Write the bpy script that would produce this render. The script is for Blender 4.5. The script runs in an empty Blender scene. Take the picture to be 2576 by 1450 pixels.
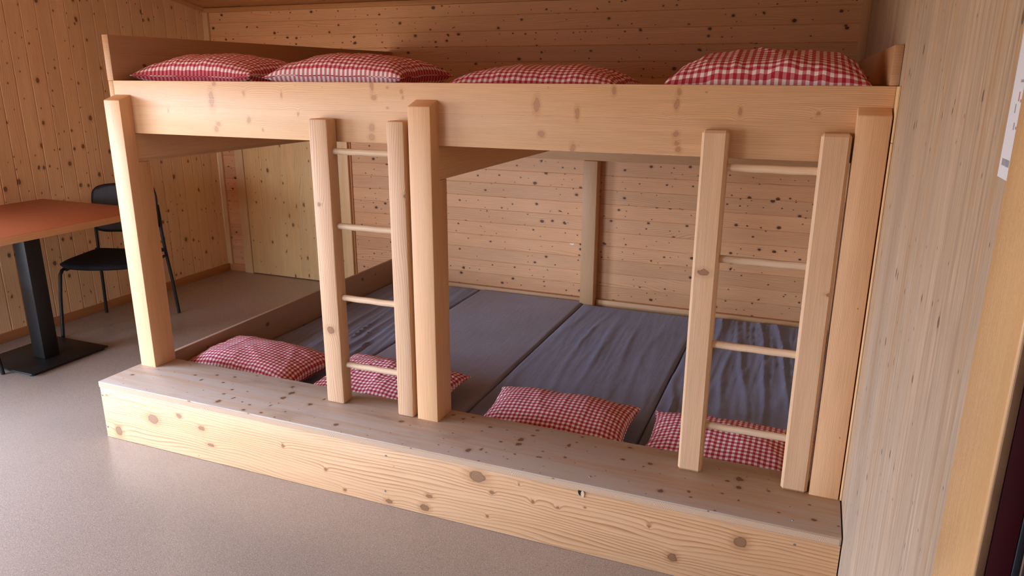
import bpy, bmesh, math, random
from mathutils import Vector, Matrix, noise, Euler

# ------------------------------------------------------------------ basics
scn = bpy.context.scene
col = scn.collection
R_ = random.Random(7)

SKY=16.5
XL, XR = -1.66, 3.064          # left and right wall planes
YB, YF = 2.609, -3.6           # back and front wall planes
H = 0.274                      # seat board height
YP, YR = 0.218, 0.280          # front of posts, front of rail
ZR, ZB, ZU = 1.5707, 1.3495, 1.2245
def ceil_z(y): return 2.097 + 0.205*(YB - y)

class MB:
    """collects faces with grain-aligned uv and a per-piece random value"""
    def __init__(s): s.v=[]; s.f=[]; s.uv=[]; s.rnd=[]; s.sm=[]
    def face(s, pts, uvs, rnd=0.0, smooth=False):
        b=len(s.v); s.v+= [tuple(p) for p in pts]; s.f.append(tuple(range(b,b+len(pts))))
        s.uv+= [tuple(u) for u in uvs]; s.rnd.append(rnd); s.sm.append(smooth)
    def bm(s, bm, axis=0, rnd=None, off=None, smooth=True, M=None):
        if rnd is None: rnd=R_.random()
        if off is None: off=(R_.uniform(0,40), R_.uniform(0,40))
        base=len(s.v)
        bm.verts.ensure_lookup_table()
        for v in bm.verts:
            c = M@v.co if M else v.co
            s.v.append(tuple(c))
        for f in bm.faces:
            s.f.append(tuple(base+v.index for v in f.verts))
            n=f.normal; a=[abs(n.x),abs(n.y),abs(n.z)]; k=a.index(max(a))
            oth=[i for i in range(3) if i!=axis]
            for v in f.verts:
                c=v.co
                if k==axis: uv=(c[oth[0]]*0.25+off[0], c[oth[1]]+off[1]+.37)
                else:
                    w=[i for i in oth if i!=k][0]
                    uv=(c[axis]+off[0], c[w]+off[1])
                s.uv.append(uv)
            s.rnd.append(rnd); s.sm.append(smooth)
        bm.free()
    def box(s, lo, hi, bev=0.003, axis=0, seg=2, rnd=None, off=None, M=None):
        bm=bmesh.new()
        bmesh.ops.create_cube(bm,size=1)
        for v in bm.verts:
            v.co=Vector([(lo[i]+hi[i])/2+v.co[i]*(hi[i]-lo[i]) for i in range(3)])
        if bev>0:
            bmesh.ops.bevel(bm,geom=list(bm.edges),offset=bev,segments=seg,affect='EDGES',profile=.5)
        bm.normal_update(); bm.verts.index_update()
        s.bm(bm,axis,rnd,off,True,M)
    def build(s, name, m, parent=None, sharp=35, weld=False):
        me=bpy.data.meshes.new(name); me.from_pydata(s.v,[],s.f); 
        uvl=me.uv_layers.new(name='UVMap')
        flat=[]
        for u in s.uv: flat+= [u[0],u[1]]
        uvl.data.foreach_set('uv',flat)
        at=me.attributes.new('rnd','FLOAT','FACE'); at.data.foreach_set('value',s.rnd)
        me.polygons.foreach_set('use_smooth',s.sm)
        me.validate(); me.update()
        try: me.set_sharp_from_angle(angle=math.radians(sharp))
        except Exception: pass
        me.materials.append(m)
        o=bpy.data.objects.new(name,me); col.objects.link(o)
        if parent: o.parent=parent
        return o

def part(name, m, parent, lo, hi, bev=0.003, axis=0, **k):
    b=MB(); b.box(lo,hi,bev,axis,**k); return b.build(name,m,parent)
def empty(name, loc=(0,0,0), rz=0, label=None, cat=None, group=None):
    o=bpy.data.objects.new(name,None); col.objects.link(o); o.empty_display_size=.1
    o.location=loc; o.rotation_euler=(0,0,rz); tag(o,label,cat,group); return o
def tag(o,label=None,cat=None,group=None,kind=None):
    if label: o['label']=label
    if cat: o['category']=cat
    if group: o['group']=group
    if kind: o['kind']=kind
    return o
def struct(o,label=None): 
    o['kind']='structure'
    if label: o['label']=label
    return o
def tube(pts, r, name, m, parent, n=12, r2=None):
    """swept round bar through pts"""
    bm=bmesh.new(); rings=[]
    P=[Vector(p) for p in pts]
    up=Vector((0,0,1)); prev=None
    for i,p in enumerate(P):
        d=(P[min(i+1,len(P)-1)]-P[max(i-1,0)]).normalized()
        if prev is None:
            a=d.orthogonal().normalized()
        else:
            a=(prev-d*prev.dot(d)).normalized()
        prev=a; b=d.cross(a); rr=r if r2 is None else r+(r2-r)*i/(len(P)-1)
        rings.append([bm.verts.new(p+a*math.cos(t*2*math.pi/n)*rr+b*math.sin(t*2*math.pi/n)*rr) for t in range(n)])
    for i in range(len(rings)-1):
        for t in range(n):
            bm.faces.new((rings[i][t],rings[i][(t+1)%n],rings[i+1][(t+1)%n],rings[i+1][t]))
    bm.faces.new(list(reversed(rings[0]))); bm.faces.new(rings[-1])
    bm.normal_update(); bm.verts.index_update()
    ax=max(range(3),key=lambda k:abs((P[-1]-P[0])[k]))
    s=MB(); s.bm(bm,ax); return s.build(name,m,parent,sharp=50)

# ------------------------------------------------------------------ materials
class N:
    def __init__(s,name):
        s.m=bpy.data.materials.new(name); s.m.use_nodes=True; s.t=s.m.node_tree; s.t.nodes.clear()
        s.out=s.t.nodes.new('ShaderNodeOutputMaterial'); s.b=s.t.nodes.new('ShaderNodeBsdfPrincipled')
        s.t.links.new(s.b.outputs[0],s.out.inputs[0])
    def lk(s,a,i):
        if isinstance(a,bpy.types.NodeSocket): s.t.links.new(a,i)
        else: i.default_value=a
    def n(s,typ,ins=(),out=0,**p):
        nd=s.t.nodes.new(typ)
        for k,v in p.items(): setattr(nd,k,v)
        for i,a in (ins.items() if isinstance(ins,dict) else enumerate(ins)):
            if a is not None: s.lk(a,nd.inputs[i])
        return nd.outputs[out]
    def ma(s,op,a,b=0.0,c=0.0,clamp=False): return s.n('ShaderNodeMath',[a,b,c],operation=op,use_clamp=clamp)
    def vm(s,op,a,b=(0,0,0),c=(0,0,0),out=0): return s.n('ShaderNodeVectorMath',[a,b,c],out=out,operation=op)
    def mul(s,v,k): return s.vm('MULTIPLY',v,k)
    def noise(s,v,scale=1.0,detail=2.0,rough=.5,dist=0.0,dim='3D'):
        nd=s.t.nodes.new('ShaderNodeTexNoise'); nd.noise_dimensions=dim
        s.lk(v,nd.inputs['Vector']); nd.inputs['Scale'].default_value=scale; nd.inputs['Detail'].default_value=detail
        nd.inputs['Roughness'].default_value=rough; nd.inputs['Distortion'].default_value=dist
        return nd.outputs[0]
    def ss(s,x,a,b,lo=0.0,hi=1.0):
        return s.n('ShaderNodeMapRange',[x,a,b,lo,hi],interpolation_type='SMOOTHSTEP')
    def mix(s,f,a,b,mode='MIX'):
        nd=s.t.nodes.new('ShaderNodeMix'); nd.data_type='RGBA'; nd.blend_type=mode
        s.lk(f,nd.inputs[0]); s.lk(a,nd.inputs[6]); s.lk(b,nd.inputs[7]); return nd.outputs[2]
    def bump(s,h,strength=.2,dist=.001,nrm=None):
        nd=s.t.nodes.new('ShaderNodeBump'); nd.inputs['Strength'].default_value=strength; nd.inputs['Distance'].default_value=dist
        s.lk(h,nd.inputs['Height'])
        if nrm: s.lk(nrm,nd.inputs['Normal'])
        return nd.outputs[0]
def c4(c): return (c[0],c[1],c[2],1)

def wood(name, base, line, knot, freq=130, wob=.10, contrast=.55, knots=None, kscale=None, kr=.012, kprob=.5,
         rough=.5, var=.12, lam=None, weather=0.0, fibre=.25, hue=None, spec=.35, streak=0.0, kop=.88):
    s=N(name)
    uv=s.n('ShaderNodeUVMap',uv_map='UVMap')
    rnd=s.n('ShaderNodeAttribute',attribute_name='rnd',out=2)
    sep=s.t.nodes.new('ShaderNodeSeparateXYZ'); s.lk(uv,sep.inputs[0]); u,v=sep.outputs[0],sep.outputs[1]
    prand=rnd
    if lam:   # glued lamellas: shift the figure per lamella
        li=s.ma('FLOOR',s.ma('DIVIDE',v,lam))
        wn=s.n('ShaderNodeTexWhiteNoise',[None,s.ma('ADD',li,s.ma('MULTIPLY',rnd,91.0))],noise_dimensions='1D')
        wn_=s.t.nodes[-1]
        # 1D white noise uses the W socket
        s.lk(s.ma('ADD',li,s.ma('MULTIPLY',rnd,91.0)),wn_.inputs['W'])
        prand=wn_.outputs[0]
        pos=s.vm('ADD',uv,s.n('ShaderNodeCombineXYZ',[s.ma('MULTIPLY',prand,23.0),0.0,s.ma('MULTIPLY',prand,11.0)]))
    else:
        pos=s.vm('ADD',uv,s.n('ShaderNodeCombineXYZ',[0.0,0.0,s.ma('MULTIPLY',rnd,7.0)]))
    # knots -------------------------------------------------
    d=None
    if knots:
        kn1=s.n('ShaderNodeTexNoise',{'Vector':s.mul(uv,(55,45,1)),'Scale':1.0,'Detail':2.0},out=1)
        uvk=s.vm('ADD',uv,s.vm('MULTIPLY',s.vm('SUBTRACT',kn1,(.5,.5,.5)),(.016,.012,0)))
    for kn in (knots or []):
        ku,kv,ru,rv=kn
        q=s.vm('MULTIPLY_ADD',uvk,(1/ru,1/rv,0),(-ku/ru,-kv/rv,0))
        l=s.vm('LENGTH',q,out=1)
        d=l if d is None else s.ma('SMOOTH_MIN',d,l,.3)
    dplaced=d
    if kscale:
        vo=s.t.nodes.new('ShaderNodeTexVoronoi'); vo.voronoi_dimensions='3D'; vo.feature='F1'
        s.lk(s.vm('MULTIPLY',pos,(kscale[0],kscale[1],3.0)),vo.inputs['Vector']); vo.inputs['Scale'].default_value=1.0
        vo.inputs['Randomness'].default_value=.85
        vpos=s.vm('SUBTRACT',s.vm('MULTIPLY',pos,(kscale[0],kscale[1],3.0)),vo.outputs['Position'])
        # back to metres, ignore depth
        mt=s.vm('MULTIPLY',vpos,(1/kscale[0],1/kscale[1],0.0))
        cs=s.t.nodes.new('ShaderNodeSeparateColor'); s.lk(vo.outputs['Color'],cs.inputs[0])
        rr=s.ma('MULTIPLY',s.ma('ADD',s.ma('MULTIPLY',s.ma('POWER',cs.outputs[0],4.0),.85),.27),kr)
        wobn=s.noise(s.mul(pos,(60,60,1)),1,1)
        l2=s.ma('DIVIDE',s.vm('LENGTH',s.mul(mt,(.85,1.15,1)),out=1),rr)
        l2=s.ma('ADD',l2,s.ma('MULTIPLY',s.ma('SUBTRACT',wobn,.5),.5))
        gate=s.ma('GREATER_THAN',cs.outputs[1],kprob)     # 1 = no knot
        l2=s.ma('ADD',l2,s.ma('MULTIPLY',gate,30.0))
        d=l2 if d is None else s.ma('MINIMUM',d,l2)
    # grain --------------------------------------------------
    w1=s.noise(s.mul(pos,(.9,5.0,1)),1.0,2.0,.45)
    w2=s.noise(s.mul(pos,(5.0,30.0,1)),1.0,1.0,.5)
    sv=s.ma('ADD',s.ma('MULTIPLY',v,1.0),s.ma('MULTIPLY',w1,wob))
    sv=s.ma('ADD',sv,s.ma('MULTIPLY',w2,.004))
    if d is not None:
        if dplaced is not None:
            sv=s.ma('ADD',sv,s.ma('MULTIPLY',s.ma('EXPONENT',s.ma('MULTIPLY',dplaced,-.6)),.022))
        if kscale:
            sv=s.ma('ADD',sv,s.ma('MULTIPLY',s.ma('MULTIPLY',s.ma('EXPONENT',s.ma('MULTIPLY',l2,-.6)),rr),1.3))
    ph=s.ma('MULTIPLY',sv,freq)
    fr=s.ma('FRACT',ph)
    ln=s.ma('MULTIPLY',s.ma('POWER',fr,3.5),s.ss(fr,1.0,.90,0.0,1.5))
    amp=s.noise(s.mul(pos,(1.5,22,1)),1,2,.5)
    ln=s.ma('MULTIPLY',ln,s.ss(amp,.25,.7,.35,1.35))
    ln=s.ma('MULTIPLY',ln,contrast,clamp=True)
    fib=s.noise(s.mul(pos,(7,420,1)),1,2,.6)
    colr=s.mix(ln,c4(base),c4(line))
    # broad tone variation along the board
    tone=s.noise(s.mul(pos,(1.1,9,1)),1,3,.55)
    colr=s.mix(s.ss(tone,.3,.72,0,.42 if hue is None else hue),colr,c4([base[0]*.86,base[1]*.74,base[2]*.60]))
    colr=s.mix(1.0,colr,s.n('ShaderNodeCombineColor',[s.ss(fib,.2,.8,1-fibre*.5,1+fibre*.35)]*3),'MULTIPLY')
    if streak>0:
        st3=s.noise(s.mul(pos,(.45,16,1)),1,2,.5)
        colr=s.mix(s.ss(st3,.54,.68,0,.75),colr,c4([base[0]*.92,base[1]*.74,base[2]*.55]))
        st=s.noise(s.mul(pos,(1.3,75,1)),1,3,.65)
        colr=s.mix(s.ss(st,.42,.72,0,streak),colr,c4([base[0]*.62,base[1]*.55,base[2]*.50]))
        st2=s.noise(s.mul(pos,(9,160,1)),1,2,.6,.4)
        colr=s.mix(s.ss(st2,.55,.75,0,streak*.8),colr,c4([min(1,base[0]*1.35),min(1,base[1]*1.38),min(1,base[2]*1.42)]))
    if weather>0:
        wt=s.noise(s.mul(pos,(1.6,26,1)),1,5,.68,.3)
        colr=s.mix(s.ss(wt,.36,.60,.18,weather),colr,(.47,.425,.385,1))
        wt2=s.noise(s.vm('ADD',s.mul(pos,(2.2,7,1)),(5,3,1)),1,4,.6)
        colr=s.mix(s.ss(wt2,.55,.75,0,weather*.6),colr,(.25,.17,.115,1))
    # piece to piece variation
    colr=s.mix(s.ma('MULTIPLY',prand,1.0),s.mix(1.0,colr,c4([1-var]*3),'MULTIPLY'),s.mix(1.0,colr,c4([1+var*.6,1+var*.45,1+var*.3]),'MULTIPLY'))
    if lam:
        le=s.ma('ABSOLUTE',s.ma('SUBTRACT',s.ma('FRACT',s.ma('DIVIDE',v,lam)),.5))
        colr=s.mix(s.ss(le,.488,.5,0,.30),colr,c4([line[0]*.7,line[1]*.7,line[2]*.7]))
    if d is not None:
        halo=s.ss(d,2.4,.9,0,.42)
        colr=s.mix(halo,colr,c4([line[0]*.9,line[1]*.85,line[2]*.8]))
        core=s.ss(d,1.08,.86,0,1)
        ring=s.ma('FRACT',s.ma('MULTIPLY',d,3.4))
        kc=s.mix(s.ss(ring,.35,.8,0,.55),c4(knot),c4([knot[0]*.55,knot[1]*.5,knot[2]*.5]))
        kc=s.mix(s.ss(d,.62,.98,0,.5),kc,c4([knot[0]*.45,knot[1]*.4,knot[2]*.4]))
        colr=s.mix(s.ma('MULTIPLY',core,kop),colr,kc)
    s.lk(colr,s.b.inputs['Base Color'])
    s.lk(s.ss(fib,.2,.8,rough-.06,rough+.10),s.b.inputs['Roughness'])
    s.b.inputs['Specular IOR Level'].default_value=spec
    s.lk(s.bump(fib,.10,.0008),s.b.inputs['Normal'])
    return s.m

def plain(name,c,rough=.5,spec=.4,metal=0,nscale=0,namp=.1,bump=0,bscale=400):
    s=N(name)
    if nscale:
        o=s.n('ShaderNodeTexCoord',out=3)
        f=s.noise(o,nscale,3,.6)
        s.lk(s.mix(s.ss(f,.3,.7),c4([x*(1-namp) for x in c]),c4([min(1,x*(1+namp)) for x in c])),s.b.inputs['Base Color'])
    else: s.b.inputs['Base Color'].default_value=c4(c)
    s.b.inputs['Roughness'].default_value=rough; s.b.inputs['Metallic'].default_value=metal
    s.b.inputs['Specular IOR Level'].default_value=spec
    if bump:
        o=s.n('ShaderNodeTexCoord',out=3)
        s.lk(s.bump(s.noise(o,bscale,2,.5),bump,.001),s.b.inputs['Normal'])
    return s.m

RAILK=[(0.552,1.499,0.013,0.0313),(0.563,1.38,0.011,0.011),(0.576,1.401,0.011,0.0081),(0.735,1.421,0.008,0.0122),(0.721,1.525,0.006,0.0091),(0.573,1.562,0.009,0.0091),(0.907,1.522,0.004,0.0102),(1.32,1.559,0.007,0.018),(1.326,1.517,0.01,0.008),(1.445,1.54,0.005,0.006),(1.449,1.519,0.005,0.006),(0.979,1.45,0.004,0.008),(0.802,1.384,0.006,0.005),(1.311,1.406,0.012,0.013),(1.309,1.371,0.012,0.012),(1.97,1.5,0.01,0.024),(1.989,1.404,0.011,0.01),(2.101,1.361,0.008,0.013),(2.114,1.476,0.0071,0.018),(2.237,1.551,0.006,0.013),(2.445,1.418,0.008,0.01),(2.448,1.39,0.0081,0.007),(2.457,1.371,0.008,0.009),(2.442,1.511,0.0071,0.017),(2.446,1.548,0.006,0.012),(2.636,1.491,0.005,0.01),(2.859,1.489,0.005,0.0061),(0.31,1.447,0.004,0.0071)]
RISERK=[(1.863,.21,.0328,.022),(1.921,.159,.0092,.008),(2.776,.183,.0216,.0191),(2.569,.069,.0158,.015),(1.644,.03,.0194,.014),(1.666,.083,.0153,.007),(.301,.143,.0316,.0214),(.079,.043,.0214,.0233),(.456,.188,.0141,.01),(.575,.152,.0175,.0092),(.617,.082,.0184,.0071),(1.002,.156,.0081,.0081),(1.204,.094,.0082,.007),(1.289,.023,.0073,.0071),(1.488,.02,.0143,.0091),(2.026,.215,.0041,.004),(2.077,.161,.0063,.006),(1.903,.057,.0051,.005),(2.168,.16,.0061,.0051),(2.487,.166,.0041,.005),(.034,.211,.0081,.0061)]
SEATK=[(0.649,.038,.0098,.0141),(0.684,.087,.0063,.0092),(0.88,.089,.0054,.0078),(0.879,.225,.0108,.0164),(0.879,.17,.0117,.012),(0.841,.279,.0098,.01),(0.413,.185,.0054,.0106),(1.023,.159,.0098,.01),(1.047,.225,.0054,.0086),(1.234,.045,.0098,.0108),(1.456,.169,.0108,.0103),(1.802,.059,.0095,.0134),(1.674,.283,.0076,.0067),(1.95,.21,.0112,.0126),(1.956,.173,.0117,.0098),(2.133,.236,.0063,.0104),(1.844,.084,.0054,.0095),(1.97,.096,.0045,.0045),(2.054,.109,.0045,.0041),(2.145,.143,.0054,.0054),(2.423,.188,.0035,.0051),(2.509,.053,.0098,.0102),(2.596,.084,.0045,.0051),(2.744,.229,.0117,.013),(2.746,.171,.0108,.0091),(2.842,.188,.0067,.006),(2.754,.091,.0036,.005),(2.459,.34,.0076,.0081)]

SP=(.76,.50,.295); SL=(.56,.30,.135); KN=(.30,.155,.085)
M={}
M['rail']=wood('spruce_rail',SP,(.52,.27,.12),(.44,.235,.13),freq=185,wob=.11,contrast=.8,lam=.1465,knots=RAILK,kscale=(6,11),kr=.005,kprob=.35,rough=.42,spec=.45,kop=.62)
M['riser']=wood('spruce_riser',(.74,.485,.285),(.42,.20,.075),(.30,.165,.09),freq=74,wob=.17,contrast=.85,knots=RISERK,kscale=(3,6),kr=.004,kprob=.2,rough=.42,spec=.42)
M['seat']=wood('worn_seat_wood',(.50,.36,.26),(.40,.25,.155),(.16,.085,.05),freq=120,wob=.12,contrast=.9,knots=SEATK,kscale=(11,20),kr=.0075,kprob=.5,rough=.5,weather=.85,spec=.35)
M['post']=wood('spruce_post',(.75,.475,.27),(.55,.29,.125),KN,freq=240,wob=.012,contrast=.8,kscale=(2.2,6),kr=.006,kprob=.3,rough=.42,spec=.4)
M['ladder']=wood('worn_ladder_spruce',(.71,.48,.31),(.46,.27,.145),KN,freq=120,wob=.12,contrast=1.0,knots=[(.323,-.166,.015,.018),(.837,-.179,.007,.007),(.896,.207,.009,.010)],kscale=(1.6,8),kr=.006,kprob=.22,rough=.46,spec=.35)
M['ladder2']=wood('fine_grained_ladder_spruce',(.70,.475,.30),(.46,.27,.14),KN,freq=260,wob=.012,contrast=1.0,knots=[(.716,-.176,.011,.020),(.684,.202,.006,.010)],kscale=(1.5,8),kr=.006,kprob=.15,rough=.46,spec=.35)
M['rung']=wood('beech_rung',(.70,.53,.37),(.55,.37,.23),KN,freq=160,wob=.03,contrast=.25,rough=.45,spec=.35)
M['board']=wood('pine_wall_boards',(.78,.445,.235),(.50,.235,.095),(.09,.035,.018),freq=110,wob=.17,contrast=.6,kscale=(12,24),kr=.0110,kprob=.38,kop=.95,rough=.45,var=.11,spec=.35)
M['leftb']=wood('pine_left_boards',(.88,.62,.36),(.52,.28,.11),(.20,.09,.04),freq=100,wob=.15,contrast=.6,kscale=(8,20),kr=.0135,kprob=.45,rough=.4,var=.10,spec=.4)
M['door']=wood('door_panel_pine',(.84,.585,.285),(.54,.31,.12),(.24,.115,.055),freq=90,wob=.12,contrast=.55,kscale=(7,15),kr=.014,kprob=.42,rough=.42,var=.08,lam=.075,spec=.35)
M['batten']=wood('pale_batten',(.82,.56,.30),(.58,.35,.15),KN,freq=180,wob=.02,contrast=.3,rough=.42)
M['ceil']=wood('ceiling_boards',(.62,.31,.13),(.45,.19,.07),(.13,.055,.028),freq=110,wob=.15,contrast=.4,kscale=(5,12),kr=.010,kprob=.5,rough=.45,var=.12)
M['panel']=wood('three_layer_panel',(.465,.365,.27),(.32,.22,.155),(.13,.09,.065),freq=70,wob=.03,contrast=.25,kscale=(6,26),kr=.0085,kprob=.35,rough=.55,var=.10,lam=.115,streak=.75,fibre=.5,hue=.3,spec=.3)
M['shade']=wood('shaded_panel_board',(.66,.40,.215),(.50,.27,.12),(.14,.07,.04),freq=130,wob=.05,contrast=.35,kscale=(3,7),kr=.008,kprob=.35,rough=.45,lam=.14)  # panel wood, spruce toned darker: shadow on the inner bunk parts put into colour
M['base']=wood('orange_baseboard',(.56,.27,.115),(.42,.18,.07),KN,freq=160,wob=.03,contrast=.3,rough=.4)
M['jamb']=wood('lacquered_jamb',(.58,.375,.185),(.52,.32,.14),KN,freq=40,wob=.06,contrast=.10,rough=.26,spec=.5,var=.05,fibre=.05)
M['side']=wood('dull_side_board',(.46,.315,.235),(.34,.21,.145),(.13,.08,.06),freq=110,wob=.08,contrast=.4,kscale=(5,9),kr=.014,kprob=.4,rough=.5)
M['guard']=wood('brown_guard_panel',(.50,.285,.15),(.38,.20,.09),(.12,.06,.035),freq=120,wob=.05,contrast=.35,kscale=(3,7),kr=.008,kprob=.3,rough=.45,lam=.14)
# end grain: curved year rings
def endgrain():
    s=N('end_grain'); uv=s.n('ShaderNodeUVMap',uv_map='UVMap')
    p=s.mul(uv,(4.0,1.0,1.0))
    sep=s.t.nodes.new('ShaderNodeSeparateXYZ'); s.lk(p,sep.inputs[0])
    wv=s.noise(s.mul(p,(3,0,0)),1,2,.5)
    fx=s.ma('SUBTRACT',s.ma('FRACT',s.ma('ADD',s.ma('MULTIPLY',sep.outputs[0],8.0),s.ma('MULTIPLY',wv,2.0))),.5)
    q=s.n('ShaderNodeCombineXYZ',[s.ma('MULTIPLY',fx,.125),s.ma('SUBTRACT',sep.outputs[1],.612),0.0])
    fr=s.ma('FRACT',s.ma('MULTIPLY',s.vm('LENGTH',q,out=1),260.0))
    s.lk(s.mix(s.ss(fr,.4,.9,0,.75),(.60,.43,.29,1),(.27,.165,.10,1)),s.b.inputs['Base Color'])
    s.b.inputs['Roughness'].default_value=.6
    return s.m
M['end']=endgrain()

def floor_mat():
    s=N('speckled_linoleum'); o=s.n('ShaderNodeTexCoord',out=3)
    a=s.noise(o,300,2,.6); b=s.noise(s.vm('ADD',o,(9,4,0)),240,2,.6,.8); w=s.noise(o,1.3,3,.5)
    c=s.mix(s.ss(w,.3,.7),(.335,.275,.228,1),(.37,.303,.253,1))
    c=s.mix(s.ss(a,.56,.64,0,.75),c,(.66,.61,.57,1))
    c=s.mix(s.ss(b,.55,.63,0,.7),c,(.17,.135,.12,1))
    s.lk(c,s.b.inputs['Base Color']); s.lk(s.ss(b,.3,.7,.24,.34),s.b.inputs['Roughness'])
    s.b.inputs['Specular IOR Level'].default_value=.5
    s.lk(s.bump(a,.12,.0006),s.b.inputs['Normal'])
    return s.m
M['floor']=floor_mat()
M['plaster']=plain('bounce_white_plaster',(.78,.76,.72),.8,.2,nscale=20,namp=.03)  # unseen front wall, made white to bounce neutral fill light

def gingham(name='red_gingham'):
    s=N(name); uv=s.n('ShaderNodeUVMap',uv_map='UVMap')
    sep=s.t.nodes.new('ShaderNodeSeparateXYZ'); s.lk(uv,sep.inputs[0])
    def stripe(x):
        t=s.ma('ABSOLUTE',s.ma('SUBTRACT',s.ma('FRACT',x),.5))
        return s.ss(t,.235,.265)
    a=stripe(sep.outputs[0]); b=stripe(sep.outputs[1])
    t=s.ma('MULTIPLY',s.ma('ADD',a,b),.5)
    # woven threads in the mixed squares
    th=s.ma('FRACT',s.ma('MULTIPLY',s.ma('SUBTRACT',sep.outputs[0],sep.outputs[1]),18.0))
    c=s.mix(s.ss(t,.0,.5),(.88,.86,.89,1),(.60,.19,.235,1))
    c=s.mix(s.ss(t,.5,1.0),c,(.40,.014,.034,1))
    f=s.noise(uv,6,3,.6)
    c=s.mix(s.ss(f,.3,.7,0,.04),c,(.9,.8,.8,1))
    s.lk(c,s.b.inputs['Base Color']); s.b.inputs['Roughness'].default_value=.85
    s.b.inputs['Specular IOR Level'].default_value=.2; s.b.inputs['Sheen Weight'].default_value=.0
    w=s.ma('ADD',s.ma('SINE',s.ma('MULTIPLY',sep.outputs[0],120.0)),s.ma('SINE',s.ma('MULTIPLY',sep.outputs[1],120.0)))
    s.lk(s.bump(w,.05,.0004),s.b.inputs['Normal'])
    return s.m
M['ging']=gingham()
def cloth(name,c1,c2):
    s=N(name); o=s.n('ShaderNodeTexCoord',out=3)
    f=s.noise(o,420,3,.7); g=s.noise(o,7,4,.6)
    c=s.mix(s.ss(f,.32,.68),c4(c1),c4(c2)); c=s.mix(s.ss(g,.35,.7,0,.25),c,c4([x*.8 for x in c1]))
    s.lk(c,s.b.inputs['Base Color']); s.b.inputs['Roughness'].default_value=.9
    s.b.inputs['Specular IOR Level'].default_value=.15; s.b.inputs['Sheen Weight'].default_value=.2
    wr=s.noise(s.mul(o,(40,5,1)),1,3,.6,.4)
    s.lk(s.bump(f,.25,.0006,s.bump(wr,.22,.008)),s.b.inputs['Normal'])
    return s.m
M['blue']=cloth('grey_blue_jersey',(.165,.19,.32),(.275,.305,.47))
M['grey']=cloth('grey_mauve_jersey',(.215,.205,.285),(.33,.32,.42))
M['black']=plain('black_powdercoat',(.012,.011,.011),.45,.35,nscale=60,namp=.2)
M['chairfab']=plain('charcoal_fabric',(.016,.014,.015),.9,.15,nscale=300,namp=.4,bump=.3,bscale=700)
M['plas']=plain('dark_plastic',(.03,.028,.03),.55,.35,nscale=30,namp=.15)
M['table']=plain('terracotta_laminate',(.40,.125,.055),.38,.45,nscale=250,namp=.07)
M['edge']=wood('table_edge_wood',(.62,.33,.155),(.50,.24,.10),KN,freq=120,wob=.02,contrast=.2,rough=.4)
M['metal']=plain('zinc_screw',(.30,.31,.33),.55,.4,.8,nscale=200,namp=.1)
M['dark']=plain('dark_gap',(.02,.012,.01),.8,.2,nscale=20,namp=.1)
M['paper']=plain('white_paper',(.66,.70,.79),.45,.4,nscale=8,namp=.01)
M['ink']=plain('grey_ink',(.33,.33,.37),.8,.1,nscale=20,namp=.1)
M['inkred']=plain('red_ink',(.55,.18,.16),.8,.1,nscale=20,namp=.1)
M['red']=plain('dark_red_paint',(.055,.002,.006),.45,.4,nscale=15,namp=.08)
M['navy']=plain('blue_black_frame',(.02,.022,.034),.35,.5,nscale=20,namp=.15)
M['brown']=plain('shaded_jamb_edge',(.23,.13,.07),.45,.4,nscale=30,namp=.12)  # casing end face turned from the light, its shade put into the colour
M['dirtywhite']=plain('torn_white_film',(.85,.86,.92),.5,.3,nscale=40,namp=.04)

# ------------------------------------------------------------------ setting
b=MB(); b.box((XL-.2,YF-.2,-.1),(XR+.4,YB+.2,0),0,0); struct(b.build('floor',M['floor']))
# sloping ceiling, boards along x
cb=MB(); y=YB+.02; i=0
while y>YF:
    y2=max(y-.14,YF); g=.0025
    r=R_.random(); off=(R_.uniform(0,40),R_.uniform(0,40))
    def pt(x,yy,dz=0): return (x,yy,ceil_z(yy)+dz)
    x0,x1=XL,XR
    def uvq(pts): return [(p[0]+off[0],p[1]+off[1]) for p in pts]
    a=[pt(x0,y-g),pt(x1,y-g),pt(x1,y2+g),pt(x0,y2+g)]; cb.face(a,uvq(a),r)
    a=[pt(x0,y2+g),pt(x1,y2+g),pt(x1,y2,.004),pt(x0,y2,.004)]; cb.face(a,uvq(a),r)
    a=[pt(x0,y2,.004),pt(x1,y2,.004),pt(x1,y2-g),pt(x0,y2-g)]; cb.face(a,uvq(a),r)
    y=y2
a=[(XL-.2,YB+.2,ceil_z(YB+.2)+.12),(XR+.4,YB+.2,ceil_z(YB+.2)+.12),(XR+.4,YF-.2,ceil_z(YF-.2)+.12),(XL-.2,YF-.2,ceil_z(YF-.2)+.12)]
cb.face(a,[(0,0)]*4,0)
struct(cb.build('ceiling',M['ceil']))

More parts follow.
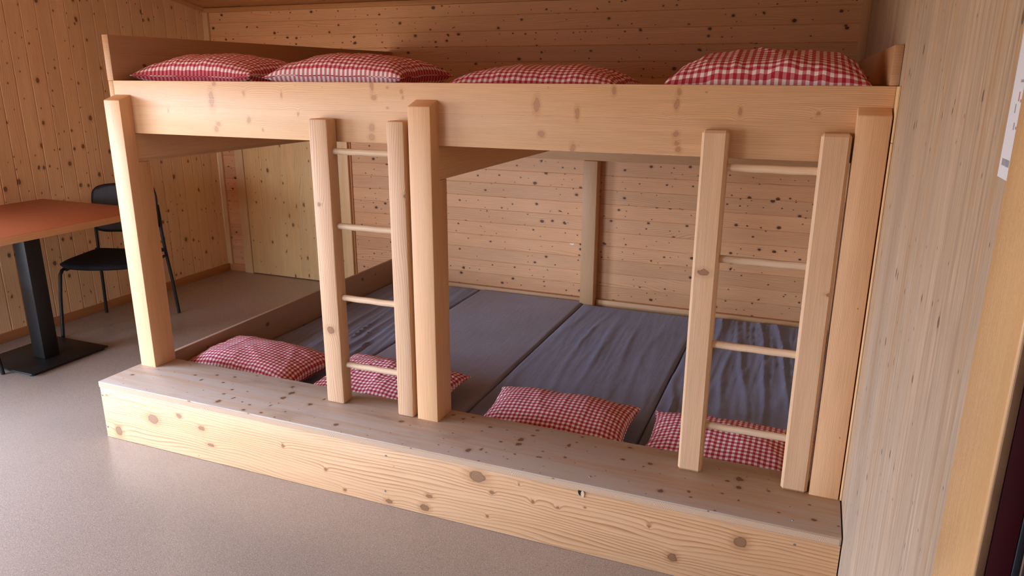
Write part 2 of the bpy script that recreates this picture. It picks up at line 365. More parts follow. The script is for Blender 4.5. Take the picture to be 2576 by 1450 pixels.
def grooved(mb, p0, du, dv, dn, L, cuts, g=.0028, dp=.003, ends=None):
    """tongue-and-groove boards: length along du, boards stacked along dv at the cut positions"""
    for k in range(len(cuts)-1):
        a,c=cuts[k],cuts[k+1]; r=R_.random(); off=(R_.uniform(0,40),R_.uniform(0,40))
        s0,s1=(0,L) if ends is None else ends(k,(a+c)/2)
        for (va,na),(vb,nb) in (((a,-dp),(a+g,0)),((a+g,0),(c-g,0)),((c-g,0),(c,-dp))):
            pts=[p0+du*s0+dv*va+dn*na, p0+du*s1+dv*va+dn*na, p0+du*s1+dv*vb+dn*nb, p0+du*s0+dv*vb+dn*nb]
            mb.face(pts,[(s0+off[0],va+off[1]),(s1+off[0],va+off[1]),(s1+off[0],vb+off[1]),(s0+off[0],vb+off[1])],r)
def flipcheck(mb, nrm):
    fs=[]; uv=[]; k=0
    for f in mb.f:
        p=[Vector(mb.v[i]) for i in f]; n=(p[1]-p[0]).cross(p[2]-p[1])
        u=mb.uv[k:k+len(f)]; k+=len(f)
        if n.dot(nrm)<0: f=tuple(reversed(f)); u=list(reversed(u))
        fs.append(f); uv+=u
    mb.f=fs; mb.uv=uv
# back wall
cuts=[0.0+.02]+[]
z=.969
low=[.969-.0945*k for k in range(10,-1,-1)]; low=[z for z in low if z>.06]
mid=[.969+.097*k for k in range(1,6)]
up=[1.985-.0985*k for k in range(5,-1,-1)]
cuts=[0.0]+low+mid+up+[2.095]
cuts=sorted(set(round(c,4) for c in cuts))
mb=MB(); grooved(mb,Vector((XL,YB,0)),Vector((1,0,0)),Vector((0,0,1)),Vector((0,-1,0)),XR-XL,cuts)
flipcheck(mb,Vector((0,-1,0)))
mb.box((XL-.1,YB+.006,0),(XR+.1,YB+.12,ceil_z(YB)+.05),0,0,rnd=.5)
struct(mb.build('wall_back',M['board']))
# strip above the boards along the ceiling
struct(part('trim_1',M['ceil'],None,(XL,YB-.022,2.062),(XR,YB+.002,2.094),.002,0))
# left wall, vertical boards, with a window opening toward the front
WY0,WY1,WZ0,WZ1=-2.5,-.25,.20,1.75
mb=MB(); cy=[YB]; k=0
ys=[YB-.1*k-.09 for k in range(0,80)]; ys=[YB]+[yy for yy in ys if yy>YF]+[YF]
ys=sorted(ys)
def ends_low(k,c): return (0, WZ0 if WY0<c<WY1 else ceil_z(c)+.01)
grooved(mb,Vector((XL,0,0)),Vector((0,0,1)),Vector((0,1,0)),Vector((1,0,0)),1,ys,g=.0045,dp=.007,ends=ends_low)
def ends_hi(k,c): return (WZ1,ceil_z(c)+.01) if WY0<c<WY1 else (2.9,2.9001)
grooved(mb,Vector((XL,0,0)),Vector((0,0,1)),Vector((0,1,0)),Vector((1,0,0)),1,[yy for yy in ys if WY0-.05<yy<WY1+.1],g=.0045,dp=.007,ends=ends_hi)
flipcheck(mb,Vector((1,0,0)))
struct(mb.build('wall_left',M['leftb']))
# window frame and mullions in the left wall
wf=MB()
for lo,hi in (((XL-.12,WY0-.06,WZ0-.05),(XL+.03,WY1+.06,WZ0)),((XL-.12,WY0-.06,WZ1),(XL+.03,WY1+.06,WZ1+.05)),
              ((XL-.12,WY0-.06,WZ0),(XL+.03,WY0,WZ1)),((XL-.12,WY1,WZ0),(XL+.03,WY1+.06,WZ1)),
              ((XL-.1,-1.60,WZ0),(XL-.04,-1.54,WZ1))):
    wf.box(lo,hi,.003,1)
struct(wf.build('window_1',M['batten']))
# unseen front wall; its window opening is added to let in fill light
FX0,FX1,FZ0,FZ1=-1.5,.1,.30,1.75
mb=MB()
for lo,hi in (((XL,YF-.1,0),(XR,YF,FZ0)),((XL,YF-.1,FZ1),(XR,YF,ceil_z(YF)+.02)),((XL,YF-.1,FZ0),(FX0,YF,FZ1)),((FX1,YF-.1,FZ0),(XR,YF,FZ1))):
    mb.box(lo,hi,0,0)
struct(mb.build('wall_front',M['plaster']))
# right wall of glued three-layer panels (vertical grain), ends at the doorway casing
DY0=-1.47      # doorway starts here
mb=MB(); mb.box((XR,DY0,0),(XR+.10,2.615,ceil_z(DY0)+.0),0,2,rnd=.4,off=(0,.03))
# slice the top to the ceiling slope
for i,vv in enumerate(mb.v):
    if vv[2]>1: mb.v[i]=(vv[0],vv[1],ceil_z(vv[1])+.02)
mb2=MB(); mb2.box((XR,YF,0),(XR+.10,-2.60,ceil_z(-2.6)),0,2,rnd=.6)
mb.box((XR,-2.60,2.15),(XR+.10,DY0,ceil_z(DY0)-.02),0,2,rnd=.5)
struct(mb.build('wall_right',M['panel']))
struct(mb2.build('wall_right_front',M['panel']))
# corner battens and mouldings
struct(part('trim_2',M['batten'],None,(XL,YB-.020,.058),(XL+.047,YB+.0,2.07),.002,2))
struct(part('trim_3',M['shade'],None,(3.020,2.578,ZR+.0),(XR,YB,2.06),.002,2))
mo=MB()
for yy0,yy1 in ((YF,YB),):
    for dx,dz,w in ((.028,-.030,0),):
        p=[(XL,yy0),(XL,yy1)]
        q=[(XL,0),(XL+.028,0),(XL+.028,-.012),(XL+.010,-.034),(XL,-.034)]
        for i in range(len(q)):
            a=q[i];c=q[(i+1)%len(q)]
            pts=[(a[0],yy0,ceil_z(yy0)+a[1]),(c[0],yy0,ceil_z(yy0)+c[1]),(c[0],yy1,ceil_z(yy1)+c[1]),(a[0],yy1,ceil_z(yy1)+a[1])]
            mo.face(pts,[(yy0,a[1]+i*.1),(yy0,c[1]+i*.1),(yy1,c[1]+i*.1),(yy1,a[1]+i*.1)],.2)
struct(mo.build('trim_4',M['ceil']))
struct(part('baseboard_left',M['base'],None,(XL,YF,0),(XL+.014,YB,.060),.002,1))
struct(part('baseboard_back',M['base'],None,(XL+.014,YB-.014,0),(-1.47,YB,.060),.002,0))
# back door (flat glued pine leaf) with flush frame boards
d=empty('door_1',((-1.385-.446)/2,YB,0)); d['kind']='structure'; d['label']='flat pale pine door leaf set in the back wall behind the bunk'
def dp(n,m,lo,hi,bev=.002,axis=2):
    o=part(n,m,d,(lo[0]-d.location.x,lo[1]-YB,lo[2]),(hi[0]-d.location.x,hi[1]-YB,hi[2]),bev,axis); return o
dp('door_leaf',M['door'],(-1.388,YB-.022,.006),(-.450,YB,1.60))
dp('door_frame',M['batten'],(-1.470,YB-.030,0),(-1.392,YB,1.605))
dp('door_frame',M['batten'],(-.446,YB-.032,0),(-.388,YB,1.605))
dp('door_gap',M['base'],(-.386,YB-.012,0),(-.374,YB,1.605),.001)

# doorway casing on the right wall close to the camera
j=empty('door_2',(XR,DY0,0)); j['kind']='structure'; j['label']='doorway in the right wall with yellow lacquered casing and dark red door edge'
JX=3.030
def jp(n,m,lo,hi,bev=.003,axis=2,seg=3):
    return part(n,m,j,(lo[0]-XR,lo[1]-DY0,lo[2]),(hi[0]-XR,hi[1]-DY0,hi[2]),bev,axis,seg=seg)
jp('casing',M['jamb'],(JX,-1.468,0),(3.0385,-1.322,2.2),.004)
jp('casing_edge',M['brown'],(JX+.0020,-1.4705,0),(3.0388,-1.4675,2.2),.0008)  # thin strip carrying the painted shade of the casing end
jp('door_rebate',M['red'],(3.0390,-1.4695,0),(3.0580,-1.330,2.2),.001)
jp('door_seal',M['navy'],(3.0582,-1.4700,0),(3.0638,-1.332,2.2),.001)
jp('door_leaf',M['navy'],(3.0645,-2.55,.01),(3.100,-1.4705,2.1),.002)

# ------------------------------------------------------------------ bunk bed
bed=empty('bunk_bed',(0,0,0),0,'built-in pale spruce double-deck bunk with three posts and a long worn seat step','bunk bed')
P=lambda n,m,lo,hi,bev=.003,axis=0,**k: part(n,m,bed,lo,hi,bev,axis,**k)
XE=3.0575
# riser, seat board
riser=P('riser_board',M['riser'],(0,0,0.001),(3.0605,.030,H-.030),.0015,off=(0,0),rnd=.6)
seat=P('seat_board',M['seat'],(-.002,-.004,H-.028),(3.0605,.343,H),.004,off=(0,0),rnd=.5)
seat['label']='worn greyish seat board'
eg=MB(); eg.box((0.003,-.0052,H-.0265),(XE-.002,-.0038,H-.0055),0,1,off=(0,0),rnd=.5); P_=eg.build('seat_end_grain',M['end'],seat)
b=MB()
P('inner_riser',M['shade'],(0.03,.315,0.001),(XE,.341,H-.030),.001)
P('side_board',M['side'],(-.002,.344,0.001),(.020,2.60,H-.002),.003,1)['label']='low side board along the left of the mattresses'
# zinc screws and the plug
for (sx,sz) in ((1.484,.214),(1.474,.061),(2.933,.216),(.008,.207),(.010,.05)):
    bm=bmesh.new(); bmesh.ops.create_cone(bm,cap_ends=True,segments=14,radius1=.0042,radius2=.0036,depth=.0022,matrix=Matrix.Translation((sx,-.0006,sz))@Matrix.Rotation(math.pi/2,4,'X'))
    bmesh.ops.create_cone(bm,cap_ends=True,segments=6,radius1=.0016,radius2=.0016,depth=.001,matrix=Matrix.Translation((sx,-.0018,sz))@Matrix.Rotation(math.pi/2,4,'X'))
    bm.normal_update(); bm.verts.index_update(); s_=MB(); s_.bm(bm,1); s_.build('screw',M['metal'],riser)
for (sx,sy) in ((2.267,.05),(2.921,.04),(.745,.07)):
    bm=bmesh.new(); bmesh.ops.create_cone(bm,cap_ends=True,segments=14,radius1=.0044,radius2=.0036,depth=.0016,matrix=Matrix.Translation((sx,sy,H+.0004)))
    bm.normal_update(); bm.verts.index_update(); s_=MB(); s_.bm(bm,2); s_.build('screw',M['metal'],seat)
# loose wooden plug in a dark hole
for nm,mm,rx,rz,yy,dx,dz in (('knot_hole',M['dark'],.010,.015,-.0012,-.003,.004),('wooden_plug',M['rung'],.0065,.013,-.0035,.004,-.002)):
    bm=bmesh.new(); bmesh.ops.create_cone(bm,cap_ends=True,segments=18,radius1=1,radius2=.96,depth=1,
        matrix=Matrix.Translation((2.254+dx,yy+.001,.236+dz))@Matrix.Diagonal((rx,.004,rz,1))@Matrix.Rotation(math.pi/2,4,'X'))
    bm.normal_update(); bm.verts.index_update(); s_=MB(); s_.bm(bm,2); s_.build(nm,mm,riser)

def post(x0,x1):
    """front half runs up past the rail with a sloped top; back half stops under the beam"""
    bm=bmesh.new()
    y0,y1,y2=YP,YR,.340
    zt0,zt1=1.4905,1.512
    prof=[(y0,H),(y2,H),(y2,ZU),(y1,ZU),(y1,zt1),(y0,zt0)]
    va=[bm.verts.new((x0,y,z)) for y,z in prof]; vb=[bm.verts.new((x1,y,z)) for y,z in prof]
    bm.faces.new(list(reversed(va))) if False else bm.faces.new(va); bm.faces.new(list(reversed(vb)))
    n=len(prof)
    for i in range(n): bm.faces.new((va[(i+1)%n],va[i],vb[i],vb[(i+1)%n]))
    bmesh.ops.recalc_face_normals(bm,faces=bm.faces)
    ed=[e for e in bm.edges if not all(abs(v.co.y-y1)<1e-5 for v in e.verts) and not all(abs(v.co.z-H)<1e-5 for v in e.verts)]
    bmesh.ops.bevel(bm,geom=ed,offset=.004,segments=2,affect='EDGES',profile=.5)
    bm.normal_update(); bm.verts.index_update()
    s=MB(); s.bm(bm,2); return s.build('post',M['post'],bed)
post(.0139,.1048); post(1.5017,1.5926); post(2.9640,3.0535)
P('front_rail',M['rail'],(.0125,YR,ZB),(XE,YR+.045,ZR),.002,off=(0,0),rnd=.7)
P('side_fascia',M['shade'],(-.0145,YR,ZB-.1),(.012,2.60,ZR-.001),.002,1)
P('guard_board',M['guard'],(-.020,YR+.002,ZR-.001),(.016,2.600,1.760),.003,1)
P('guard_board',M['guard'],(3.038,YR+.002,ZR+.0005),(XR-.0005,2.575,1.683),.003,1)
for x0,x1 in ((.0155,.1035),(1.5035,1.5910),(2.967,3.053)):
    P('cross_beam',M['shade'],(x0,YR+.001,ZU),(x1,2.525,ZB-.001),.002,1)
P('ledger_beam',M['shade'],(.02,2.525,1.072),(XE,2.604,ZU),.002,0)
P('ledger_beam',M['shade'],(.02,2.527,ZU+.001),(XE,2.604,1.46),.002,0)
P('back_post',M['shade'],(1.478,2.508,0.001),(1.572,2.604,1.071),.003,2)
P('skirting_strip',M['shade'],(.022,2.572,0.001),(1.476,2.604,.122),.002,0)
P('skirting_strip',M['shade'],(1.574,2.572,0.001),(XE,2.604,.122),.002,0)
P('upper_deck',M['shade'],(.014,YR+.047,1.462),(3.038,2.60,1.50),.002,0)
P('wall_lining',M['batten'],(3.0575,.212,H+.002),(XR-.0005,2.50,ZR-.155),.0015,2)
P('wall_lining',M['batten'],(3.0575,.212,ZR-.154),(XR-.0005,.279,ZR),.0015,2)

# ------------------------------------------------------------------ ladders
def ladder(name,label,s0,s1,rx,rz,mat,cs=1):
    t=empty(name,((s0[0]+s1[1])/2,YP+.03,H),0,label,'ladder','ladders leaning on the bunk rail')
    ox,oy,oz=t.location
    for (a,b_) in (s0,s1):
        mb=MB(); mb.box((a-ox,YP-.004-oy,0),(b_-ox,YR-.001-oy,1.4375-H),.0085,2,seg=cs,off=(0,0),rnd=.5); mb.build('stile',mat,t,sharp=30)
    for z in rz:
        pts=[(rx[0]-ox-.012,.252-oy,z-oz),(rx[0]-ox-.001,.252-oy,z-oz)]
        n=12
        pts=[(rx[0]+(rx[1]-rx[0])*k/n-ox,.250-oy,z-oz+math.sin(k*1.3)*.0006) for k in range(n+1)]
        tube(pts,.0125,'rung',M['rung'],t,14)
    return t
ladder('bunk_ladder','left wooden ladder with broad curved grain, standing beside the middle post',(1.071,1.1555),(1.4125,1.4855),(1.1520,1.4160),(1.316,1.025,.731,.441),M['ladder'],2)
ladder('bunk_ladder','right wooden ladder with straight grain, standing beside the right wall post',(2.535,2.6145),(2.875,2.9575),(2.6110,2.8785),(1.324,1.031,.740,.445),M['ladder2'])

# ------------------------------------------------------------------ mattresses
def fold(x,y,kind,seed):
    if kind==0: return 0.0
    a=0
    sx=x+.10*y*math.sin(seed)          # folds run lengthwise, slightly fanned
    q=Vector((sx*9+noise.noise(Vector((x*1.5,y*1.0,seed)))*.9,y*.55,seed))
    r=1-abs(noise.noise(q))*2.8
    a+=max(0,r)**2*.012
    q=Vector((sx*24+noise.noise(Vector((x*3,y*1.6,seed+3)))*.8,y*1.3,seed+9))
    r=1-abs(noise.noise(q))*3.2
    a+=max(0,r)**2*.0055
    m=.45+.9*max(0,noise.noise(Vector((x*2.2,y*1.3,seed+20)))+.35)
    a*=m
    return a*kind
def mattress(x0,x1,y0,y1,top,h,mat,label,kind,seed,rot=0):
    ox,oy=(x0+x1)/2,(y0+y1)/2
    hw,hl=(x1-x0)/2,(y1-y0)/2
    r=.017
    offs=[(0,-h),(0,-h*.6),(0,-r),(r*.08,-r*.6),(r*.3,-r*.3),(r*.62,-r*.09),(r,0)]
    def axis(hh,n):
        L=[(-hh+a,d) for a,d in offs]
        inner=[(-hh+r+(2*hh-2*r)*k/n,0) for k in range(1,n)]
        return L+inner+[(-a,d) for a,d in reversed(L)]
    A=axis(hw,int(70)); B=axis(hl,int(150))
    bm=bmesh.new(); g=[]
    for i,(x,dx) in enumerate(A):
        row=[]
        for k,(y,dy) in enumerate(B):
            dz=-min(h,math.sqrt(dx*dx+dy*dy))
            wob=noise.noise(Vector((y*3,seed,x*.3)))*.004
            z=top+dz
            edge=min(1,min(hw-abs(x),hl-abs(y))/.05)
            z+=fold(x+seed,y,kind,seed)*max(.35,edge if edge>0 else 0)*(1 if dz>-r*1.5 else 0)
            z+=noise.noise(Vector((x*2.5,y*2.5,seed)))*.004*max(0,edge)
            row.append(bm.verts.new((x+wob*(1 if abs(x)>hw-.03 else 0),y+wob*(1 if abs(y)>hl-.03 else 0),z)))
        g.append(row)
    for i in range(len(A)-1):
        for k in range(len(B)-1): bm.faces.new((g[i][k],g[i+1][k],g[i+1][k+1],g[i][k+1]))
    bot=[]
    for row in (g[0],): pass
    # bottom face
    per=[g[i][0] for i in range(len(A))]+[g[-1][k] for k in range(1,len(B))]+[g[i][-1] for i in range(len(A)-2,-1,-1)]+[g[0][k] for k in range(len(B)-2,0,-1)]
    bm.faces.new(list(reversed(per)))
    bm.normal_update(); bm.verts.index_update()
    s=MB(); s.bm(bm,1,off=(0,0),rnd=.5)
    for i in range(len(s.v)): s.v[i]=(s.v[i][0],s.v[i][1],s.v[i][2]-(top-h))
    o=s.build('mattress',mat,None,sharp=70); o.location=(ox,oy,top-h); o.rotation_euler=(0,0,rot)
    tag(o,label,'mattress','mattresses on the lower bunk'); return o
MT=.104; MH=.101
mattress(.026,.716,.350,2.545,MT,MH,M['blue'],'leftmost grey mattress with wrinkled cover beside the low side board',1.0,1.3)
mattress(.721,1.499,.350,2.55,MT+.004,MH+.004,M['grey'],'smooth grey mattress behind the middle post, second from the left',0.0,5.1)
mattress(1.504,2.293,.350,2.498,MT,MH,M['blue'],'blue-grey mattress in front of the square back post, third from the left',.45,8.7)
mattress(2.298,3.044,.350,2.548,MT-.002,MH-.002,M['blue'],'rightmost blue-grey mattress with deep folds, behind the right ladder',1.25,12.9)

# ------------------------------------------------------------------ pillows
def pillow(label,group,loc,rot,hw,hl,tt,tb,seed,per=.021,pinch=.075,wr=1.0,asym=0.0):
    n,m=64,44
    bm=bmesh.new(); top=[];bot=[];uvs={}
    def co(i,k,sgn):
        a=-1+2*i/n; b=-1+2*k/m
        # ease toward the borders
        a=math.sin(a*math.pi/2)*.35+a*.65; b=math.sin(b*math.pi/2)*.35+b*.65
        fx=max(0,1-abs(a)**2.6); fy=max(0,1-abs(b)**2.4)
        f=(fx*fy)**.50
        x=a*hw*(1-pinch*(1-b*b)*abs(a)**3); y=b*hl*(1-pinch*1.6*(1-a*a)*abs(b)**3)
        t=tt if sgn>0 else -tb
        z=t*f*(1+asym*a)
        e=1-f
        w=noise.noise(Vector((x*7,y*7,seed+sgn)))*.010*f
        # radiating tucks at the seams
        ang=math.atan2(b,a)
        w+=math.sin(a*31+seed+noise.noise(Vector((a*3,b*3,seed)))*5)*.0028*(abs(b)**4)*f*2.0
        w+=math.sin(b*23+seed*2+noise.noise(Vector((a*3,b*3,seed+7)))*5)*.0035*(abs(a)**4)*f*2.0
        q=1-abs(noise.noise(Vector((x*9+seed,y*5,seed))))*3.2
        w+=max(0,q)**2*.005*f
        z+=w*wr*sgn
        z+=noise.noise(Vector((a*2.2,b*2.2,seed+4)))*.012*(1-f)*wr
        return (x,y,z),(a*hw/per+seed,b*hl/per+seed*.7)
    layer=bm.loops.layers.uv.new('u')
    for i in range(n+1):
        top.append([]);bot.append([])
        for k in range(m+1):
            p,uv=co(i,k,1); v=bm.verts.new(p); uvs[v]=uv; top[i].append(v)
            if i in(0,n) or k in(0,m): bot[i].append(v)
            else:
                p,uv=co(i,k,-1); v=bm.verts.new(p); uvs[v]=uv; bot[i].append(v)
    for i in range(n):
        for k in range(m):
            bm.faces.new((top[i][k],top[i+1][k],top[i+1][k+1],top[i][k+1]))
            bm.faces.new((bot[i][k],bot[i][k+1],bot[i+1][k+1],bot[i+1][k]))
    bm.verts.index_update(); bm.normal_update()
    s=MB(); s.v=[tuple(v.co) for v in bm.verts]
    for f in bm.faces:
        s.f.append(tuple(v.index for v in f.verts)); s.uv+=[uvs[v] for v in f.verts]; s.rnd.append(.5); s.sm.append(True)
    bm.free()
    o=s.build('pillow',M['ging'],None,sharp=180); o.location=loc; o.rotation_euler=rot
    tag(o,label,'pillow',group)
    # sewn edge piping as a part
    e=[]
    per_=[(i,0) for i in range(n)]+[(n,k) for k in range(m)]+[(i,m) for i in range(n,0,-1)]+[(0,k) for k in range(m,0,-1)]
    bm=bmesh.new(); r=.0022; ring=[]
    pts=[Vector(co(i,k,1)[0]) for i,k in per_]; L=len(pts)
    for idx,p in enumerate(pts):
        d=(pts[(idx+1)%L]-pts[idx-1]).normalized(); a=d.cross(Vector((0,0,1))).normalized(); b_=d.cross(a)
        ring.append([bm.verts.new(p+a*math.cos(t*math.pi/3)*r*1.6+b_*math.sin(t*math.pi/3)*r) for t in range(6)])
    for idx in range(L):
        for t in range(6): bm.faces.new((ring[idx][t],ring[idx][(t+1)%6],ring[(idx+1)%L][(t+1)%6],ring[(idx+1)%L][t]))
    bmesh.ops.recalc_face_normals(bm,faces=bm.faces)
    bm.verts.index_update(); s=MB()
    s.v=[tuple(v.co) for v in bm.verts]
    for f in bm.faces:
        s.f.append(tuple(v.index for v in f.verts)); s.uv+=[(v.co.x/per,v.co.y/per) for v in f.verts]; s.rnd.append(.5); s.sm.append(True)
    bm.free(); s.build('seam_piping',M['ging'],o,sharp=180)
    return o
GU='checked pillows on the upper bunk'; GL='checked pillows on the lower bunk'
D_=1.50
rad=math.radians
pillow('red and white checked pillow on the upper bunk beside the left guard board',GU,(.365,.570,D_+.094),(rad(1),0,rad(0)),.330,.215,.088,.092,1.7)
pillow('red and white checked pillow on the upper bunk above the left ladder',GU,(1.080,.570,D_+.094),(rad(1),0,rad(-1)),.325,.210,.086,.092,4.65)
pillow('flattest red and white checked pillow on the upper bunk, right of the middle post',GU,(1.895,.575,D_+.055),(rad(2),0,rad(1)),.335,.210,.082,.056,6.6)
pillow('plump red and white checked pillow on the upper bunk beside the right wall',GU,(2.690,.510,D_+.078),(rad(6),0,rad(1)),.315,.190,.098,.080,9.9,per=.0225,wr=1.5)
pillow('red and white checked pillow on the lower bunk beside the left post',GL,(.350,.635,MT+.082),(rad(2),rad(1),rad(-2)),.340,.205,.086,.080,12.3)
pillow('red and white checked pillow on the lower bunk seen through the left ladder',GL,(1.085,.665,MT+.068),(rad(8),rad(0),rad(-3)),.345,.205,.072,.066,15.1,wr=1.4)
pillow('red and white checked pillow on the lower bunk right of the middle post',GL,(1.955,.620,MT+.068),(rad(8),rad(0),rad(1)),.325,.192,.074,.066,18.4)
pillow('red and white checked pillow on the lower bunk seen through the right ladder',GL,(2.665,.620,MT+.064),(rad(7),rad(0),rad(-1)),.325,.200,.080,.058,21.8)

# ------------------------------------------------------------------ table
TX,TY=-1.166,.575
t=empty('cafe_table',(TX,TY,0),0,'square table with terracotta top on a black pedestal by the left wall','table')
part('tabletop',M['table'],t,(-.466,-.462,.8075),(.466,.462,.840),.001,0)['label']='terracotta laminate tabletop'
eb=MB()
for lo,hi,ax in (((.4655,-.467,.803),(.470,.467,.8385),1),((-.470,-.467,.803),(-.4655,.467,.8385),1),((-.466,.4615,.803),(.466,.467,.8385),0),((-.466,-.467,.803),(.466,-.4615,.8385),0)):
    eb.box(lo,hi,.0012,ax)
eb.build('edge_band',M['edge'],t)
part('under_plate',M['black'],t,(-.15,-.15,.795),(.15,.15,.806),.002)
cx,cyy=.012,-.01
part('column',M['black'],t,(cx-.047,cyy-.047,.022),(cx+.047,cyy+.047,.797),.004,2)
part('base_plate',M['black'],t,(-.262+cx*0-.005,-.240,.012),(.200,.245,.022),.004)
for sx in (-.24,.17):
    for sy in (-.215,.22):
        bm=bmesh.new(); bmesh.ops.create_cone(bm,cap_ends=True,segments=16,radius1=.014,radius2=.016,depth=.012,matrix=Matrix.Translation((sx,sy,.006)))
        bm.normal_update(); bm.verts.index_update(); s_=MB(); s_.bm(bm,2); s_.build('glide_foot',M['plas'],t)

# ------------------------------------------------------------------ chairs (local: facing -y, origin at the floor centre)
def make_chair(label):
    t=empty('stacking_chair',(0,0,0),0,label,'chair','black chairs at the table')
    # seat
    n,m=26,26; bm=bmesh.new(); T=[];B=[]
    def co(i,k,s):
        a=-1+2*i/n; b=-1+2*k/m
        p=9.0
        rr=(abs(a)**p+abs(b)**p)**(1/p); mx=max(abs(a),abs(b)); sc=mx/rr if rr>0 else 1
        x=a*sc*(.238-.010*b); y=b*sc*.222
        if b<0: y-= .045*(1-a*a)*abs(b)**2
        e=max(0,1-mx**7)**.5
        z=.462+(.016*e if s>0 else -.034*e)
        z+=.006*a*a-.018*max(0,-b-.45)**1.5
        return (x,y,z)
    for i in range(n+1):
        T.append([]);B.append([])
        for k in range(m+1):
            v=bm.verts.new(co(i,k,1)); T[i].append(v)
            B[i].append(v if i in(0,n) or k in(0,m) else bm.verts.new(co(i,k,-1)))
    for i in range(n):
        for k in range(m):
            bm.faces.new((T[i][k],T[i+1][k],T[i+1][k+1],T[i][k+1])); bm.faces.new((B[i][k],B[i][k+1],B[i+1][k+1],B[i+1][k]))
    bm.normal_update(); bm.verts.index_update(); s=MB(); s.bm(bm,0); s.build('seat',M['chairfab'],t,sharp=180)
    # backrest: thin curved shell
    bm=bmesh.new(); F=[];K=[]; n,m=28,16
    def bc(i,k,off):
        a=-1+2*i/n; b=-1+2*k/m
        p=6; rr=(abs(a)**p+abs(b)**p)**(1/p); mx=max(abs(a),abs(b)); sc=mx/rr if rr>0 else 1
        a2,b2=a*sc,b*sc
        z=.745+b2*.162-(.016*a2*a2 if b2>0 else 0)
        w=.222-.004*b2
        y=.215+.035*(b2*.5+.5)+.030*(1-a2*a2)-.02
        e=max(0,1-mx**10)**.5
        return (a2*w,y+off*e,z)
    for i in range(n+1):
        F.append([]);K.append([])
        for k in range(m+1):
            v=bm.verts.new(bc(i,k,-.007)); F[i].append(v)
            K[i].append(v if i in(0,n) or k in(0,m) else bm.verts.new(bc(i,k,.007)))
    for i in range(n):
        for k in range(m):
            bm.faces.new((F[i][k],F[i+1][k],F[i+1][k+1],F[i][k+1])); bm.faces.new((K[i][k],K[i][k+1],K[i+1][k+1],K[i+1][k]))
    bmesh.ops.recalc_face_normals(bm,faces=bm.faces)
    bm.verts.index_update(); bm.normal_update(); s=MB(); s.bm(bm,0); s.build('backrest',M['plas'],t,sharp=180)
    r=.0105
    for sx in (-1,1):
        # front leg
        tube([(sx*.253,-.257,.003),(sx*.240,-.238,.25),(sx*.228,-.220,.40),(sx*.222,-.205,.426),(sx*.216,-.17,.432)],r,'leg',M['black'],t)
        # rear leg running up behind the backrest
        tube([(sx*.253,.257,.003),(sx*.240,.245,.25),(sx*.226,.228,.46),(sx*.219,.222,.60),(sx*.214,.232,.68),(sx*.200,.250,.76)],r,'leg',M['black'],t)
        tube([(sx*.216,-.172,.420),(sx*.216,.0,.420),(sx*.223,.215,.420)],.009,'seat_rail',M['black'],t)
        bm=bmesh.new(); bmesh.ops.create_cone(bm,cap_ends=True,segments=14,radius1=.012,radius2=.012,depth=.022,matrix=Matrix.Translation((sx*.222,.205,.465)))
        bm.normal_update(); bm.verts.index_update(); s_=MB(); s_.bm(bm,2); s_.build('stacking_buffer',M['plas'],t)
    tube([(-.215,.17,.420),(.215,.17,.420)],.008,'cross_bar',M['black'],t)
    return t
ch=make_chair('black chair drawn up behind the table, facing the camera side')
cdir=math.atan2(.371,.929)
A_=Vector((-1.592,1.332)); u_=Vector((.929,.371)); w_=Vector((.371,-.929))
cc=A_+u_*.253+w_*.257
ch.location=(cc.x,cc.y,0); ch.rotation_euler=(0,0,cdir)
# second chair: only one leg reaches into the picture
r2=ch.copy(); col.objects.link(r2); r2['label']='black chair mostly cut off at the left picture edge, one leg by the pedestal base'
for c_ in list(ch.children):
    k=c_.copy(); col.objects.link(k); k.parent=r2
# faces +y, turned slightly; its front foot stands by the base plate
ang=math.pi+rad(20)
f=Vector((-.253,-.257)); 
rot=Matrix.Rotation(ang,2)
off=rot@f
r2.location=(-1.160-off.x,.308-off.y,0); r2.rotation_euler=(0,0,ang)

# ------------------------------------------------------------------ notice on the right wall, paint chip on the back wall
no=empty('wall_notice',(XR,-1.2,1.45),0,'white printed notice sheet on the right wall beside the doorway casing','notice')
part('paper_sheet',M['paper'],no,(-.0012,-.30,.032),(-.0002,.080,.40),0)
rr=random.Random(3)
for (y,z,w,h_,mm) in ((.022,.087,.0035,.008,0),(.012,.088,.004,.003,0),(.030,.105,.003,.010,0),(.022,.118,.003,.010,1),(.012,.117,.006,.003,0),(.018,.138,.016,.003,0),(.012,.168,.018,.0012,0),(.018,.2,.002,.02,0),(.012,.204,.002,.022,0)):
    part('print_mark',M['inkred'] if mm else M['ink'],no,(-.0016,y-w/2+.022,z),(-.0011,y+w/2+.022,z+h_),0,1)
for k in range(9):
    part('printed_letter',M['ink'],no,(-.0016,.066-k*.004,.046+rr.uniform(0,.0008)),(-.0011,.0685-k*.004,.054),0,1)
chip=MB(); pts=[(-.016,.002),(-.008,.004),(.002,.003),(.012,.005),(.019,.002),(.012,-.003),(.006,-.004),(.003,-.009),(-.002,-.004),(-.010,-.002)]
bm=bmesh.new(); va=[bm.verts.new((x,-.0006,z)) for x,z in pts]; vb=[bm.verts.new((x,.0006,z)) for x,z in pts]
bm.faces.new(va); bm.faces.new(list(reversed(vb)))
for i in range(len(pts)): bm.faces.new((va[i],vb[i],vb[(i+1)%len(pts)],va[(i+1)%len(pts)]))
bmesh.ops.recalc_face_normals(bm,faces=bm.faces); bm.verts.index_update(); chip.bm(bm,0)
o=chip.build('paper_scrap',M['dirtywhite']); o.location=(1.381,YB-.0008,.488); tag(o,'tiny torn white paper scrap stuck on the back wall boards left of the square post','scrap')

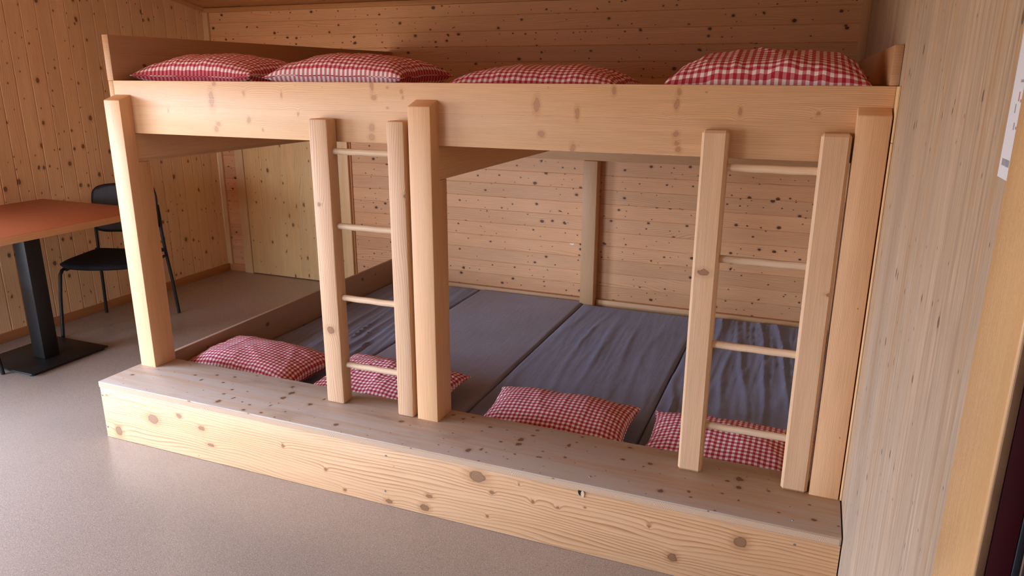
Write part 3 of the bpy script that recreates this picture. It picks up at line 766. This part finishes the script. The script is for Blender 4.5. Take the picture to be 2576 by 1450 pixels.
# ------------------------------------------------------------------ light
w=bpy.data.worlds.new('sky'); scn.world=w; w.use_nodes=True
nt=w.node_tree; bg=nt.nodes['Background']
tc=nt.nodes.new('ShaderNodeTexCoord'); sp_=nt.nodes.new('ShaderNodeSeparateXYZ'); nt.links.new(tc.outputs['Generated'],sp_.inputs[0])
mr=nt.nodes.new('ShaderNodeMapRange'); mr.interpolation_type='SMOOTHSTEP'
nt.links.new(sp_.outputs[2],mr.inputs[0]); mr.inputs[1].default_value=-.06; mr.inputs[2].default_value=.05
mr.inputs[3].default_value=0; mr.inputs[4].default_value=1
mx=nt.nodes.new('ShaderNodeMix'); mx.data_type='RGBA'; nt.links.new(mr.outputs[0],mx.inputs[0])
mx.inputs[6].default_value=(.30,.27,.22,1)          # ground outside
mx.inputs[7].default_value=(.80,.925,1.16,1)         # bright overcast sky
nt.links.new(mx.outputs[2],bg.inputs[0])
mw=nt.nodes.new('ShaderNodeMapRange'); nt.links.new(sp_.outputs[0],mw.inputs[0])   # brighter toward the left side of the building
mw.inputs[1].default_value=-1; mw.inputs[2].default_value=1; mw.inputs[3].default_value=SKY*1.5; mw.inputs[4].default_value=SKY*.55
nt.links.new(mw.outputs[0],bg.inputs[1])
def portal(name,loc,rot,sx,sy):
    l=bpy.data.lights.new(name,'AREA'); l.shape='RECTANGLE'; l.size=sx; l.size_y=sy; l.cycles.is_portal=True
    o=bpy.data.objects.new(name,l); col.objects.link(o); o.location=loc; o.rotation_euler=rot; return o
portal('window_portal',(XL-.03,(WY0+WY1)/2,(WZ0+WZ1)/2),(0,rad(-90),0),WZ1-WZ0,WY1-WY0)
portal('front_fill_portal',((FX0+FX1)/2,YF-.01,(FZ0+FZ1)/2),(rad(90),0,0),FX1-FX0,FZ1-FZ0)  # sky fill through the added front opening

# ------------------------------------------------------------------ camera
cam=bpy.data.cameras.new('camera'); co_=bpy.data.objects.new('camera',cam); col.objects.link(co_)
co_.location=(2.8614,-2.1369,1.5912); co_.rotation_euler=(1.2917,-.0039,.3860)
cam.sensor_width=36; cam.sensor_fit='HORIZONTAL'; cam.lens=1852.05/2576*36; cam.clip_start=.02
cam.dof.use_dof=False
scn.camera=co_
scn.cycles.max_bounces=7; scn.cycles.diffuse_bounces=5; scn.cycles.glossy_bounces=3
scn.cycles.caustics_reflective=False; scn.cycles.caustics_refractive=False; scn.cycles.adaptive_threshold=.02
scn.view_settings.view_transform='Standard'; scn.view_settings.look='None'
scn.view_settings.exposure=0.0; scn.view_settings.gamma=1; scn.view_settings.use_curve_mapping=False
